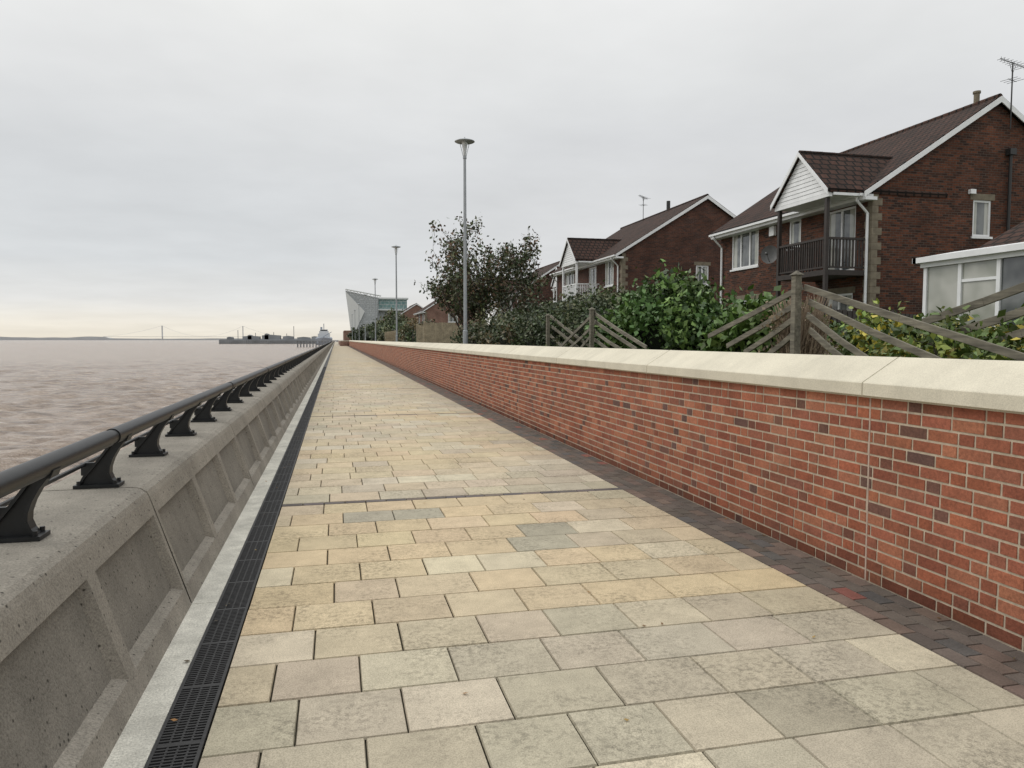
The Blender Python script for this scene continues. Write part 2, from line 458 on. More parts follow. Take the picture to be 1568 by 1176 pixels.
# ------------------------------------------------------------------ brick wall (right)
WX=3.41
b=MB()
nc=16; ch_=1.232/nc
RB=[(.30,.10,.055),(.265,.092,.053),(.32,.118,.066),(.235,.078,.047),(.285,.10,.06),(.34,.135,.078),(.25,.095,.06)]
DB=[(.12,.066,.055),(.15,.075,.056),(.175,.073,.05)]
MJ=[4.165+9.6*k for k in range(-1,20)]
def addbrick(y0,y1,z0,z1,c):
    xx=WX+random.uniform(-.001,.001); ch=min(.003,(y1-y0)*.3)
    vs=[(xx+.012,y0,z0),(xx+.012,y1,z0),(xx+.012,y1,z1),(xx+.012,y0,z1),(xx,y0+ch,z0+ch),(xx,y1-ch,z0+ch),(xx,y1-ch,z1-ch),(xx,y0+ch,z1-ch)]
    b.mesh(vs,[(7,6,5,4),(0,4,5,1),(1,5,6,2),(2,6,7,3),(3,7,4,0)],0,c)
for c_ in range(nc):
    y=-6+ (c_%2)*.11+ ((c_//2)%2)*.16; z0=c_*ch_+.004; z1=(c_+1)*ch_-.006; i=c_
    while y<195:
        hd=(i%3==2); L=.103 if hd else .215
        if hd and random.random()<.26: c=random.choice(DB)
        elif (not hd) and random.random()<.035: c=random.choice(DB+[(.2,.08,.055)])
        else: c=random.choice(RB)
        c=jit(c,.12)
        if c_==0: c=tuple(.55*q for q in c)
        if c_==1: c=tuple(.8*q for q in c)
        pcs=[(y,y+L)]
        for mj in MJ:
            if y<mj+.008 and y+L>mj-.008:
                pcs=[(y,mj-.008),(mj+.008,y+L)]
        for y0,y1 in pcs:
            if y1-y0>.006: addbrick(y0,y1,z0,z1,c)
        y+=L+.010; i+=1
bw=empty('brick_wall')
b.obj('bricks',[M_wallbrick],parent=bw,col=True,uv=False)
b=MB(); b.box(WX+.004,3.85,-6,195,-.05,1.24)
b.obj('mortar_core',[M_mortar],parent=bw)
b=MB()
for mj in MJ: b.box(WX+.001,WX+.01,mj-.007,mj+.007,0,1.232)
b.obj('movement_joints',[M_sealant],parent=bw)
b=MB()
y=4.17-3.45*3
cp=[(3.352,1.236),(3.352,1.318),(3.36,1.325),(3.62,1.482),(3.635,1.485),(3.65,1.482),(3.9,1.325),(3.908,1.318),(3.908,1.236)]
while y<195:
    b.ext(cp,y+.003,y+3.447,'y'); y+=3.45
b.box(3.4,3.86,-6,195,1.22,1.30)
b.obj('coping',[M_cope],parent=bw,bevel=.003)
b=MB(); b.box(1.6,3.9,195.2,195.6,0,1.25); b.box(1.2,1.6,195.2,330,0,1.25); b.box(1.55,3.95,195.15,195.65,1.25,1.4,1);b.box(1.15,1.65,195.7,330,1.25,1.4,1)
b.obj('brick_return_wall',[M_farbrick,M_cope])

# ------------------------------------------------------------------ street lamps
def lamp(y,x=4.25,zb=1.0,zt=8.25):
    b=MB()
    b.tube([(0,0,zb-.05),(0,0,zb+.9),(0,0,zb+.92)],[.085,.085,.06],16)
    b.tube([(0,0,zb+.9),(0,0,zb+3.5),(0,0,zt-.62)],[.062,.055,.045],16)
    b.tube([(0,0,zt-.66),(0,0,zt-.58)],[.062,.062],16)
    b.tube([(0,0,zt-.58),(0,0,zt-.34),(0,0,zt-.12)],[.045,.07,.10],24,1)
    for a in range(3):
        t=a*2*math.pi/3+.4; b.obox((math.cos(t)*.05,math.sin(t)*.05,zt-.6),(math.cos(t)*.19,math.sin(t)*.19,zt-.1),.014,.014)
    b.tube([(0,0,zt-.125),(0,0,zt-.105),(0,0,zt-.085),(0,0,zt-.03),(0,0,zt)],[.30,.335,.325,.15,.03],32)
    b.tube([(0,0,zt),(0,0,zt+.05)],[.03,.012],8)
    o=b.obj('street_lamp',[M_galv,M_diff],uv=False,smooth_angle=R(35)); o.location=(x,y,0)
for k in range(0,7): lamp(24.6+28.6*k)

# ------------------------------------------------------------------ houses
def wall_holes(b,O,U,wd,h,holes,n,depth=.09,m=0,mr=0):
    O=Vector(O);U=Vector(U);n=Vector(n);Z=Vector((0,0,1))
    us=sorted({0,wd}|{x for q in holes for x in (q[0],q[2])}); vs=sorted({0,h}|{x for q in holes for x in (q[1],q[3])})
    pt=lambda u,v,d=0:O+U*u+Z*v-n*d
    for i in range(len(us)-1):
        for j in range(len(vs)-1):
            cu=(us[i]+us[i+1])/2;cv=(vs[j]+vs[j+1])/2
            if any(q[0]<cu<q[2] and q[1]<cv<q[3] for q in holes): continue
            b.quad([pt(us[i],vs[j]),pt(us[i+1],vs[j]),pt(us[i+1],vs[j+1]),pt(us[i],vs[j+1])],m)
    for q in holes:
        for (a,c),(d,e) in (((q[0],q[1]),(q[2],q[1])),((q[2],q[1]),(q[2],q[3])),((q[2],q[3]),(q[0],q[3])),((q[0],q[3]),(q[0],q[1]))):
            b.quad([pt(a,c),pt(d,e),pt(d,e,depth),pt(a,c,depth)],mr)
def oriented_box(b,O,U,n,u0,u1,v0,v1,d0,d1,m=0):
    O=Vector(O);U=Vector(U);n=Vector(n);Z=Vector((0,0,1))
    pt=lambda u,v,d:O+U*u+Z*v+n*d
    vs=[pt(u0,v0,d0),pt(u1,v0,d0),pt(u1,v0,d1),pt(u0,v0,d1),pt(u0,v1,d0),pt(u1,v1,d0),pt(u1,v1,d1),pt(u0,v1,d1)]
    b.mesh(vs,[(0,3,2,1),(4,5,6,7),(0,1,5,4),(1,2,6,5),(2,3,7,6),(3,0,4,7)],m)
def window(b,O,U,n,q,panes=2,door=False,lintel=True):
    u0,v0,u1,v1=q; f=.065
    ob=lambda *a,**k:oriented_box(b,O,U,n,*a,**k)
    ob(u0,u0+f,v0,v1,-.085,-.025); ob(u1-f,u1,v0,v1,-.085,-.025); ob(u0+f,u1-f,v0,v0+f,-.085,-.025); ob(u0+f,u1-f,v1-f,v1,-.085,-.025)
    for i in range(1,panes):
        u=u0+(u1-u0)*i/panes; ob(u-.04,u+.04,v0+f,v1-f,-.084,-.027)
    ob(u0+f,u1-f,v0+f,v1-f,-.075,-.065,m=1)
    if not door: ob(u0-.05,u1+.05,v0-.07,v0-.002,-.05,.05,m=0)
    if lintel: ob(u0-.12,u1+.12,v1+.002,v1+.2,-.05,.012,m=2)
    cw=min(.28,(u1-u0)*.2)
    ob(u0+f,u0+f+cw,v0+f,v1-f,-.064,-.061,m=3); ob(u1-f-cw,u1-f,v0+f,v1-f,-.064,-.061,m=3)

def house(X0,y0,L,zg=1.0,W=9.0,eh=5.2,rise=2.95,bay=None,west=[],south=[],hb=M_hbrick,name='brick_house',nobal=False):
    H=empty(name)
    ze=zg+eh; xc=X0+W/2; slope=rise/(W/2)
    zr=ze+rise
    b=MB()
    wall_holes(b,(X0,y0,zg-.5),(0,1,0),L,eh+.5,[(q[0],q[1]+.5,q[2],q[3]+.5) for q in west],(-1,0,0))
    wall_holes(b,(X0,y0,zg-.5),(1,0,0),W,eh+.5,[(q[0],q[1]+.5,q[2],q[3]+.5) for q in south],(0,-1,0))
    b.quad([(X0,y0,ze),(X0+W,y0,ze),(xc,y0,zr)])
    b.quad([(X0,y0+L,zg-.5),(X0+W,y0+L,zg-.5),(X0+W,y0+L,ze),(xc,y0+L,zr),(X0,y0+L,ze)])
    b.quad([(X0+W,y0,zg-.5),(X0+W,y0+L,zg-.5),(X0+W,y0+L,ze),(X0+W,y0,ze)])
    b.obj('walls',[hb],parent=H)
    b=MB(); b.box(X0+.4,X0+W-.4,y0+.4,y0+L-.4,zg,ze-.1); b.obj('interior',[M_gap],parent=H)
    b=MB()
    for q in west: window(b,(X0,y0,zg),(0,1,0),(-1,0,0),q[:4],q[4],q[5] if len(q)>5 else False,lintel=q[3]<eh-.4)
    for q in south: window(b,(X0,y0,zg),(1,0,0),(0,-1,0),q[:4],q[4],False)
    b.obj('windows',[M_white,M_glass,M_quoin,M_blind],parent=H)
    b=MB(); z=zg; i=0
    while z<ze-.1:
        la,lb=(.34,.2) if i%2 else (.2,.34)
        b.box(X0-.012,X0+la,y0-.012,y0+lb,z+.004,min(z+.221,ze-.02)); z+=.225;i+=1
    b.obj('quoins',[M_quoin],parent=H)
    oh=.4; th=.13; xa=X0-oh; za=ze-oh*slope+.06; xb_=X0+W+oh; zR=zr+.06
    b=MB()
    b.ext([(xa,za),(xc,zR),(xc,zR+th),(xa-.02,za+th)],y0-.14,y0+L+.14,'y')
    b.ext([(xc,zR),(xb_,za),(xb_+.02,za+th),(xc,zR+th)],y0-.14,y0+L+.14,'y')
    b.obj('roof',[M_tile],parent=H)
    b=MB()
    y=y0-.1
    while y<y0+L+.1: b.tube([(xc,y,zR+th-.05),(xc,y+.43,zR+th-.045)],.11,10); y+=.45
    b.obj('ridge_tiles',[M_tile],parent=H,smooth_angle=R(40))
    b=MB()
    for yy,s in ((y0-.142,-1),(y0+L+.142,1)):
        ya,yb=sorted((yy,yy+s*.03))
        b.ext([(xa-.02,za-.06),(xc,zR-.10),(xc,zR+.09),(xa-.02,za+.10)],ya,yb)
        b.ext([(xc,zR-.10),(xb_+.02,za-.06),(xb_+.02,za+.10),(xc,zR+.09)],ya,yb)
    b.box(xa-.012,xa+.01,y0-.11,y0+L+.11,za-.12,za+.05); b.box(xa+.01,X0-.001,y0-.11,y0+L+.11,za-.12,za-.10)
    b.box(xa-.13,xa-.02,y0-.1,y0+L+.1,za-.02,za+.06)
    b.box(xa,X0+.02,y0-.175,y0-.0,za-.14,za-.04)
    def pipe(x,y,z1):
        b.tube([(xa-.07,y,za-.02),(xa-.07,y,za-.12),(x,y,za-.5),(x,y,zg)],.045,10)
    if bay is None or bay[0]>1: pipe(X0-.07,y0+.45,ze)
    else: pipe(X0-.07,y0+.13,ze)
    pipe(X0-.07,y0+L-.2,ze)
    b.obj('white_trim',[M_white],parent=H)
    if bay:
        o0,o1,Xb=bay[:3]; ya,yb=y0+o0,y0+o1; ym=(ya+yb)/2; br=1.42
        zbE=ze-.12; zbR=zbE+br
        b=MB()
        xe=X0+W*.30
        b.ext([(ya-.18,zbE-.02),(ym,zbR),(ym,zbR+.11),(ya-.2,zbE+.09)],Xb-.12,xe,'x')
        b.ext([(ym,zbR),(yb+.18,zbE-.02),(yb+.2,zbE+.09),(ym,zbR+.11)],Xb-.12,xe,'x')
        b.obj('bay_roof',[M_tile],parent=H)
        b=MB(); x=Xb-.1
        while x<xe-.2: b.tube([(x,ym,zbR+.06),(x+.42,ym,zbR+.065)],.085,8); x+=.44
        b.obj('bay_ridge',[M_tile],parent=H,smooth_angle=R(40))
        b=MB()
        nb=11
        for i in range(nb):
            z0=zbE-.02+(br)*i/nb; z1=z0+br/nb-.010; t0=1-i/nb; t1=1-(i+1)/nb; hw=(yb-ya)/2+.12
            b.mesh([(Xb-.024,ym-hw*t0,z0),(Xb-.024,ym+hw*t0,z0),(Xb-.012,ym+hw*t1,z1),(Xb-.012,ym-hw*t1,z1),
                    (Xb+.03,ym-hw*t0,z0),(Xb+.03,ym+hw*t0,z0),(Xb+.03,ym+hw*t1,z1),(Xb+.03,ym-hw*t1,z1)],[(0,1,2,3),(4,7,6,5),(0,4,5,1),(3,2,6,7)])
        hw=(yb-ya)/2+.2
        b.ext([(ym-hw,zbE-.10),(ym,zbR-.05),(ym,zbR+.08),(ym-hw,zbE+.07)],Xb-.15,Xb-.125,'x')
        b.ext([(ym,zbR-.05),(ym+hw,zbE-.10),(ym+hw,zbE+.07),(ym,zbR+.08)],Xb-.15,Xb-.125,'x')
        b.box(Xb-.02,Xb+.10,ya-.12,yb+.12,zbE-.14,zbE-.022)
        b.box(Xb+.101,X0-.002,ya-.18,ya-.14,zbE-.10,zbE+.04)
        b.box(Xb+.101,X0-.002,yb+.14,yb+.18,zbE-.10,zbE+.04)
        b.box(Xb+.102,X0-.002,ya-.139,yb+.139,zbE-.08,zbE-.05)
        b.obj('bay_gable',[M_white],parent=H)
        b=MB(); zd=zg+2.75
        b.box(Xb,X0-.002,ya,yb,zd-.16,zd)
        for yy in (ya+.06,yb-.06): b.box(Xb+.005,Xb+.115,yy-.055,yy+.055,zg-.2,zbE-.145)
        rt=zd+1.0
        b.box(Xb+.02,Xb+.10,ya+.12,yb-.12,rt-.07,rt); b.box(Xb+.03,Xb+.09,ya+.12,yb-.12,zd+.06,zd+.11)
        yy=ya+.2
        while yy<yb-.14: b.box(Xb+.04,Xb+.08,yy-.02,yy+.02,zd+.11,rt-.07); yy+=.115
        for yy in (ya+.06,yb-.06):
            b.box(Xb+.12,X0-.004,yy-.04,yy+.04,rt-.07,rt); b.box(Xb+.12,X0-.004,yy-.03,yy+.03,zd+.06,zd+.11)
            x=Xb+.2
            while x<X0-.05: b.box(x-.02,x+.02,yy-.02,yy+.02,zd+.11,rt-.07); x+=.115
        b.obj('balcony',[M_white if nobal else M_darkwood],parent=H)
    return H
h1=house(16.1,19.8,9.2,bay=(.15,2.75,14.6),
   west=[(.75,2.8,2.15,4.85,2,True),(6.3,3.5,8.3,4.95,3),(3.6,3.9,4.3,4.9,1),(.8,.1,2.2,2.1,2,True),(5.6,1.0,7.8,2.2,3)],
   south=[(3.72,3.9,4.42,5.05,1)])
b=MB(); b.tube([(0,0,9.0),(0,0,9.55)],[.09,.09],12); b.tube([(0,0,9.55),(0,0,9.62)],[.12,.12],12)
o=b.obj('flue_pipe',[M_quoin],parent=h1,uv=False); o.location=(20.6,20.6,.12)
def aerial(x,y,z0,z1,parent,rot=0.,s=1.):
    b=MB(); b.tube([(0,0,z0),(0,0,z1)],.022,8)
    b.tube([(-.75*s,0,z1-.02),(.75*s,0,z1-.02)],.012,6)
    for i in range(8):
        xx=-.7*s+i*.2*s; l=.12+.02*i; b.tube([(xx,-l,z1-.02),(xx,l,z1-.02)],.007,5); b.tube([(xx,0,z1-.02-.07),(xx,0,z1+.05)],.007,5)
    b.tube([(-.25,0,z1-.55),(.25,0,z1-.55)],.01,6)
    for xx in (-.2,0,.2): b.tube([(xx,-.25,z1-.55),(xx,.25,z1-.55)],.007,5)
    b.tube([(-.2,0,z1-.05),(0,0,z1-.35),(.2,0,z1-.05)],.008,5)
    o=b.obj('television_aerial',[M_black],parent=parent,uv=False); o.location=(x,y,0); o.rotation_euler=(0,0,rot); return o
aerial(20.95,19.62,8.3,10.35,h1,.3)
b=MB(); b.tube([(21.1,19.70,4.0),(21.1,19.70,7.6)],.05,10); b.box(20.98,21.22,19.6,19.79,7.5,7.7); b.obj('soil_pipe',[M_black],parent=h1,uv=False)
b=MB(); b.box(19.6,19.8,19.68,19.79,6.22,6.36); b.box(15.98,16.09,24.9,25.2,5.5,5.85); b.obj('wall_boxes',[M_white],parent=h1)
def dish(x,y,z,parent):
    b=MB(); 
    vs=[(0,0,0)]; fs=[]
    for r_ in range(1,5):
        for k in range(20):
            t=k*math.pi/10; rr=r_*.08; vs.append((-.25*rr*rr*4,math.cos(t)*rr,math.sin(t)*rr*1.08))
    for k in range(20): fs.append((0,1+k,1+(k+1)%20))
    for r_ in range(3):
        for k in range(20): a=1+r_*20; fs.append((a+k,a+20+k,a+20+(k+1)%20,a+(k+1)%20))
    b.mesh(vs,fs); b.tube([(0,0,-.3),(-.42,0,-.05)],.012,6); b.tube([(0,0,0),(.3,0,-.12)],.02,6); b.box(-.48,-.4,-.04,.04,-.09,0)
    o=b.obj('satellite_dish',[mat_simple('dish_grey',(.10,.10,.10),.6)],parent=parent,uv=False,smooth=True); o.location=(x,y,z); o.rotation_euler=(0,R(8),R(40))
dish(15.8,24.8,4.75,h1)
h2=house(15.6,39.0,12.5,zg=1.25,W=10.2,rise=3.2,bay=(3.6,6.4,14.1),
   west=[(4.2,2.8,5.6,4.85,2,True),(1.3,3.5,2.7,4.95,3),(8.5,3.5,10.5,4.95,3),(4.3,.1,5.7,2.1,2,True),(1.0,1.0,3.2,2.2,3)],
   south=[(4.5,3.5,5.3,4.6,2)],hb=M_hbrick2,nobal=True)
aerial(20.5,47.5,9.6,11.3,h2,.8)
b=MB(); b.tube([(20.7,44,9.4),(20.7,44,10.4)],.12,10); b.obj('flue_pipe',[M_black],parent=h2,uv=False)
b=MB(); b.ext([(16.5,2.9),(20.5,2.9),(20.3,3.5),(17.5,4.3)],36.6,38.9,'y'); b.obj('outbuilding_roof',[M_tile],parent=h2)
b=MB(); b.box(16.7,20.3,36.8,38.95,.5,2.9); b.obj('outbuilding_walls',[M_hbrick2],parent=h2)
h3=house(20.0,57.0,9,zg=1.2,bay=(2.4,5.2,18.5),west=[(3.0,2.8,4.4,4.85,2,True),(6.3,3.5,8.3,4.95,3),(.5,3.5,1.9,4.95,2)],south=[],hb=M_hbrick2,nobal=True)
h4=house(17.2,69.0,10,zg=1.0,bay=(2.4,5.2,15.8),west=[(3.0,2.8,4.4,4.85,2,True),(6.3,3.5,8.3,4.95,3)],south=[],hb=M_hbrick2,nobal=True)
house(13.2,112,12,zg=.8,west=[(2,3.5,4,4.9,2),(7,3.5,9,4.9,2)],south=[(3.5,3.5,5,4.8,2)],hb=M_farbrick)
house(11.5,150,14,zg=.6,west=[(2,3.5,4,4.9,2),(7,3.5,9,4.9,2)],south=[(3.5,3.5,5,4.8,2)],hb=M_farbrick)

# conservatory ---------------------------------------------------------------
C=empty('conservatory')
b=MB(); X,Y0,Y1,ZG,ZT=12.9,6.0,14.2,1.0,3.32
b.box(X,X+.25,Y0,Y1,ZG,ZG+.45,3)
b.box(X,X+4,Y1-.25,Y1-.002,ZG,ZG+.45,3)
y=Y1; i=0
while y>Y0:
    b.box(X+.03,X+.12,y-.09,y,ZG+.47,ZT-.1)
    b.box(X+.07,X+.08,y-.95,y-.09,ZG+.5,ZT-.1,5 if i%3!=2 else 1)
    if i%2: b.box(X+.04,X+.11,y-.95,y-.09,ZT-.50,ZT-.44)
    b.box(X+.03,X+.12,y-.95,y-.09,ZG+.45,ZG+.53)
    y-=.95; i+=1
for i in range(4):
    x=X+.12+i*.95
    b.box(x+.86,x+.95,Y1-.12,Y1-.03,ZG+.45,ZT-.1); b.box(x,x+.86,Y1-.08,Y1-.07,ZG+.45,ZT-.1,5)
b.box(X-.02,X+4,Y0,Y1+.05,ZT-.1,ZT+.10)
b.box(X-.14,X-.022,Y0,Y1+.15,ZT+.0,ZT+.12)
b.box(X-.14,X+4,Y1+.052,Y1+.16,ZT+.0,ZT+.12)
b.ext([(X-.1,ZT+.121),(X+.95,ZT+.30),(X+.95,ZT+.18),(X+.1,ZT+.101)],Y0,Y1+.1,'y',2)
b.ext([(X+.8,ZT+.26),(X+3.2,ZT+1.5),(X+3.2,ZT+.2),(X+.8,ZT+.12)],Y0,Y1-.6,'y',4)
b.obj('conservatory_body',[M_white,M_glass,M_white,M_hbrick,M_tile,M_blind],parent=C)

# ------------------------------------------------------------------ garden fences (sloping rails)
def pix(u,v,x):
    dx,dy=u-784,v-588; f=1132.4
    cy_,sy=math.cos(R(13.4)),math.sin(R(13.4)); cp_,sp_=math.cos(R(3.42)),math.sin(R(3.42))
    F=Vector((sy*cp_,cy_*cp_,-sp_)); Rr=Vector((cy_,-sy,0)); U=Vector((sy*sp_,cy_*sp_,cp_))
    d=Rr*dx+F*f-U*dy; t=x/d.x
    return Vector((x,d.y*t,1.6+d.z*t))
def rails(b,lst,x,h=.062):
    for i,(a,c) in enumerate(lst):
        A=pix(*a,x); B=pix(*c,x); off=Vector((.03*(i%2),0,0)); A+=off;B+=off
        M_=(A+B)/2+Vector((random.uniform(-.01,.01),0,random.uniform(-.02,.004)))
        b.obox(A,M_,.024,h,0); b.obox(M_,B,.024,h*.97,0)
def post(b,u,v,x,zb=.9,w=.075):
    p=pix(u,v,x); b.box(x-w/2-.06,x+w/2-.06,p.y-w/2,p.y+w/2,zb,p.z-.05)
    b.mesh([(x-w/2-.08,p.y-w/2-.02,p.z-.05),(x+w/2-.04,p.y-w/2-.02,p.z-.05),(x+w/2-.04,p.y+w/2+.02,p.z-.05),(x-w/2-.08,p.y+w/2+.02,p.z-.05),(x-.06,p.y,p.z)],[(0,1,4),(1,2,4),(2,3,4),(3,0,4),(3,2,1,0)])
b=MB()
rails(b,[((1228,440),(1085,515)),((1222,462),(1110,530)),((1222,484),(1140,540)),((1218,506),(1170,545))],4.7)
rails(b,[((1232,440),(1600,558)),((1235,462),(1450,560)),((1236,482),(1350,565)),((1236,505),(1300,560))],4.7)
post(b,1228,414,4.7)
rails(b,[((1400,498),(1640,412)),((1450,512),(1640,450)),((1500,530),(1640,484))],5.6,.075)
b.obj('wooden_fence',[M_wood],uv=False,bevel=.004)
b=MB()
rails(b,[((912,478),(855,535)),((912,492),(868,535)),((912,506),(885,538))],4.7)
rails(b,[((908,478),(990,532)),((908,492),(972,535)),((908,506),(955,538)),((908,520),(935,540))],4.7)
rails(b,[((843,484),(905,532)),((843,500),(885,534)),((843,514),(865,534))],4.78)
post(b,911,470,4.7); post(b,843,480,4.7)
b.obj('wooden_fence',[M_wood],uv=False,bevel=.004)
def boardfence(x0,y0,x1,y1,zb,zt,mat=M_wood2,step=.13):
    b=MB(); A=Vector((x0,y0,0));B=Vector((x1,y1,0)); L=(B-A).length; d=(B-A)/L; n=Vector((-d.y,d.x,0))
    t=0;i=0
    while t<L:
        p=A+d*t; q=A+d*min(t+step-.008,L); o_=n*(.012*(i%2)); zz_=zt+random.uniform(-.015,.015)
        vs=[(p+o_)+Vector((0,0,zb)),(q+o_)+Vector((0,0,zb)),(q+o_)+Vector((0,0,zz_)),(p+o_)+Vector((0,0,zz_))]
        vs2=[v+n*.02 for v in vs]
        b.mesh(vs+vs2,[(0,1,2,3),(7,6,5,4),(0,4,5,1),(1,5,6,2),(2,6,7,3),(3,7,4,0)]); t+=step;i+=1
    t=0
    while t<=L+.01:
        p=A+d*t+n*.09; b.box(p.x-.05,p.x+.05,p.y-.05,p.y+.05,zb,zt+.08); t+=1.83
    return b.obj('garden_fence',[mat],uv=False)
boardfence(4.55,38.5,6.2,39.0,.9,2.5)
boardfence(4.9,45.5,11,46,.9,2.5)
boardfence(11.2,15.0,16,17.5,.9,2.3,M_darkwood)
boardfence(8.5,36,15.5,36.2,.9,2.5,M_wood)
boardfence(4.9,60,4.9,75,.9,2.3)

# ------------------------------------------------------------------ vegetation
def leaf_object(name,C_,size,cols,stretch=1.7,parent=None,updir=.3):
    n=len(C_)
    a=np.random.normal(size=(n,3)); a/=np.linalg.norm(a,axis=1)[:,None]
    r=np.random.normal(size=(n,3)); r[:,2]+=updir
    bb=np.cross(a,r); bb/=np.linalg.norm(bb,axis=1)[:,None]+1e-9
    s=size*np.random.uniform(.6,1.35,size=(n,1))
    nn=np.cross(a,bb)
    V=np.empty((n,4,3)); V[:,0]=C_-a*s*stretch*.5; V[:,1]=C_+bb*s*.5+nn*s*.15; V[:,2]=C_+a*s*stretch*.5; V[:,3]=C_-bb*s*.5+nn*s*.15
    me=bpy.data.meshes.new(name)
    me.vertices.add(n*4); me.vertices.foreach_set('co',V.ravel())
    me.loops.add(n*4); me.loops.foreach_set('vertex_index',np.arange(n*4,dtype=np.int32))
    me.polygons.add(n); me.polygons.foreach_set('loop_start',np.arange(0,n*4,4,dtype=np.int32)); me.polygons.foreach_set('loop_total',np.full(n,4,dtype=np.int32))
    me.update(calc_edges=True)
    ca=me.color_attributes.new('Col','FLOAT_COLOR','POINT'); arr=np.ones((n,4,4),dtype=np.float32); arr[:,:,:3]=cols[:,None,:]; ca.data.foreach_set('color',arr.ravel())
    me.materials.append(M_leaf)
    o=bpy.data.objects.new(name,me); scene.collection.objects.link(o)
    if parent: o.parent=parent
    return o
def shrub(name,blobs,n,size,pal,core=.72,twigs=0,twigcol=None,shell=.35):
    E=empty(name)
    vol=np.array([bl[3]*bl[4]+bl[3]*bl[5]+bl[4]*bl[5] for bl in blobs]); vol/=vol.sum()
    pts=[];cols=[]
    pal=np.array(pal)
    for bl,fr in zip(blobs,vol):
        k=int(n*fr); c=np.array(bl[:3]); r=np.array(bl[3:6])
        m=max(10,k//60)
        d=np.random.normal(size=(m,3)); d/=np.linalg.norm(d,axis=1)[:,None]; d[:,2]=np.abs(d[:,2])*np.where(np.random.rand(m)<.75,1,-1)
        rad=np.random.uniform(1-shell,1.18+.1*(shell>.3),size=(m,1))
        cc=c+d*rad*r; tone=np.random.uniform(.45,1.6,size=m); pi=np.random.randint(0,len(pal),m)
        idx=np.random.randint(0,m,k)
        cr=min(r)*.18+.04
        off=np.random.normal(size=(k,3))*cr*np.array([1,1,.85])
        p=cc[idx]+off
        p[:,2]=np.maximum(p[:,2],bl[2]-bl[5]*.9)
        cl=pal[pi[idx]]*tone[idx][:,None]*np.random.uniform(.65,1.35,size=(k,1))
        pts.append(p);cols.append(cl)
    leaf_object('leaves',np.concatenate(pts),size,np.clip(np.concatenate(cols),0,1),parent=E)
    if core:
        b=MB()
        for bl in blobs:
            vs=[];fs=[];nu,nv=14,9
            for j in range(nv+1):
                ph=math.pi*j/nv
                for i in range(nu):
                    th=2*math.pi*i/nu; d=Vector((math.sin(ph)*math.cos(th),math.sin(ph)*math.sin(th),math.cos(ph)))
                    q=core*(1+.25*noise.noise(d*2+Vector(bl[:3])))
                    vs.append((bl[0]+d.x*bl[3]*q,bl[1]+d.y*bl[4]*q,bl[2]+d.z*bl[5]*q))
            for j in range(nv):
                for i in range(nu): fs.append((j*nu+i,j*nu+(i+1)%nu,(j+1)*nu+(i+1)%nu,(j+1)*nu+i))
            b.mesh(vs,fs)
        b.obj('shade_core',[M_core],parent=E,uv=False,smooth=True)  # dark filler blobs behind the leaves, interior shade painted as their colour
    b=MB()
    for bl in blobs:
        for i in range(10+twigs):
            a=random.uniform(0,6.28); l=random.uniform(.5,1.15)
            e=Vector((bl[0]+math.cos(a)*bl[3]*l*.9,bl[1]+math.sin(a)*bl[4]*l*.9,bl[2]+bl[5]*random.uniform(-.2 if twigs else .3,1.15)))
            s=Vector((bl[0]+math.cos(a)*bl[3]*.15,bl[1]+math.sin(a)*bl[4]*.15,1.0 if bl[2]<6 else bl[2]-bl[5]))
            mid=(s+e)/2+Vector((random.uniform(-.3,.3),random.uniform(-.3,.3),random.uniform(-.1,.5)))*bl[3]
            b.tube([s,mid,e],[.012,.008,.003] if not twigs else [.007,.006,.004],5)
    b.obj('stems',[twigcol or M_bark],parent=E,uv=False)
    return E
G1=[(.08,.14,.034),(.05,.10,.027),(.115,.18,.05),(.065,.12,.037)]
GD=[(.046,.070,.028),(.065,.088,.036),(.036,.054,.025),(.085,.092,.045)]
GY=[(.14,.17,.035),(.10,.15,.03),(.27,.23,.035),(.07,.11,.03)]
GB=[(.14,.105,.055),(.10,.09,.05),(.09,.11,.045)]
shrub('garden_shrub',[(6.0,12.7,1.75,.75,.95,.76),(6.4,11.8,1.55,.6,.7,.62),(5.5,13.6,1.4,.5,.7,.5)],16000,.07,G1)
shrub('ivy_bush',[(6.6,10.5,1.55,.5,.9,.55),(6.9,11.5,1.6,.5,.6,.55)],5500,.10,[(.07,.13,.025),(.10,.16,.035),(.13,.19,.045)])
shrub('clipped_hedge',[(5.7,15.8,1.7,.8,1.2,.68),(5.8,17.6,1.8,.8,1.4,.72),(6.6,17.0,1.85,.9,1.6,.72),(5.6,19.5,1.75,.7,1.4,.68)],26000,.05,GD,core=.82,shell=.2)
shrub('garden_shrub',[(5.6,22.6,1.55,.8,1.3,.6),(5.9,25,1.7,.9,1.5,.72),(5.4,27.5,1.5,.7,1.5,.6)],13000,.07,GD+GB)
shrub('dead_shrub',[(4.98,7.2,1.5,.26,.38,.52)],900,.03,[(.16,.12,.075),(.20,.15,.10)],core=0,twigs=420,twigcol=mat_simple('dry_twigs',(.26,.20,.145),.9))
shrub('flowering_shrub',[(5.6,5.6,1.20,.5,.7,.40),(5.8,6.5,1.22,.5,.7,.42),(5.5,4.6,1.18,.45,.7,.38),(6.4,7.4,1.3,.6,.7,.46),(6.6,5.4,1.28,.6,.8,.42)],16000,.05,GY,core=.6)
shrub('garden_shrub',[(8.8,9.2,1.15,.8,1.0,.42),(9.6,11.0,1.2,.9,1.0,.45),(8.4,11.6,1.3,.7,.9,.55),(10.6,9.3,1.15,.7,.9,.42)],10000,.08,G1+GY)
shrub('garden_shrub',[(9,16,1.3,1.2,1.6,.6),(8.5,21,1.4,1.2,1.8,.6)],7000,.09,GD+G1)
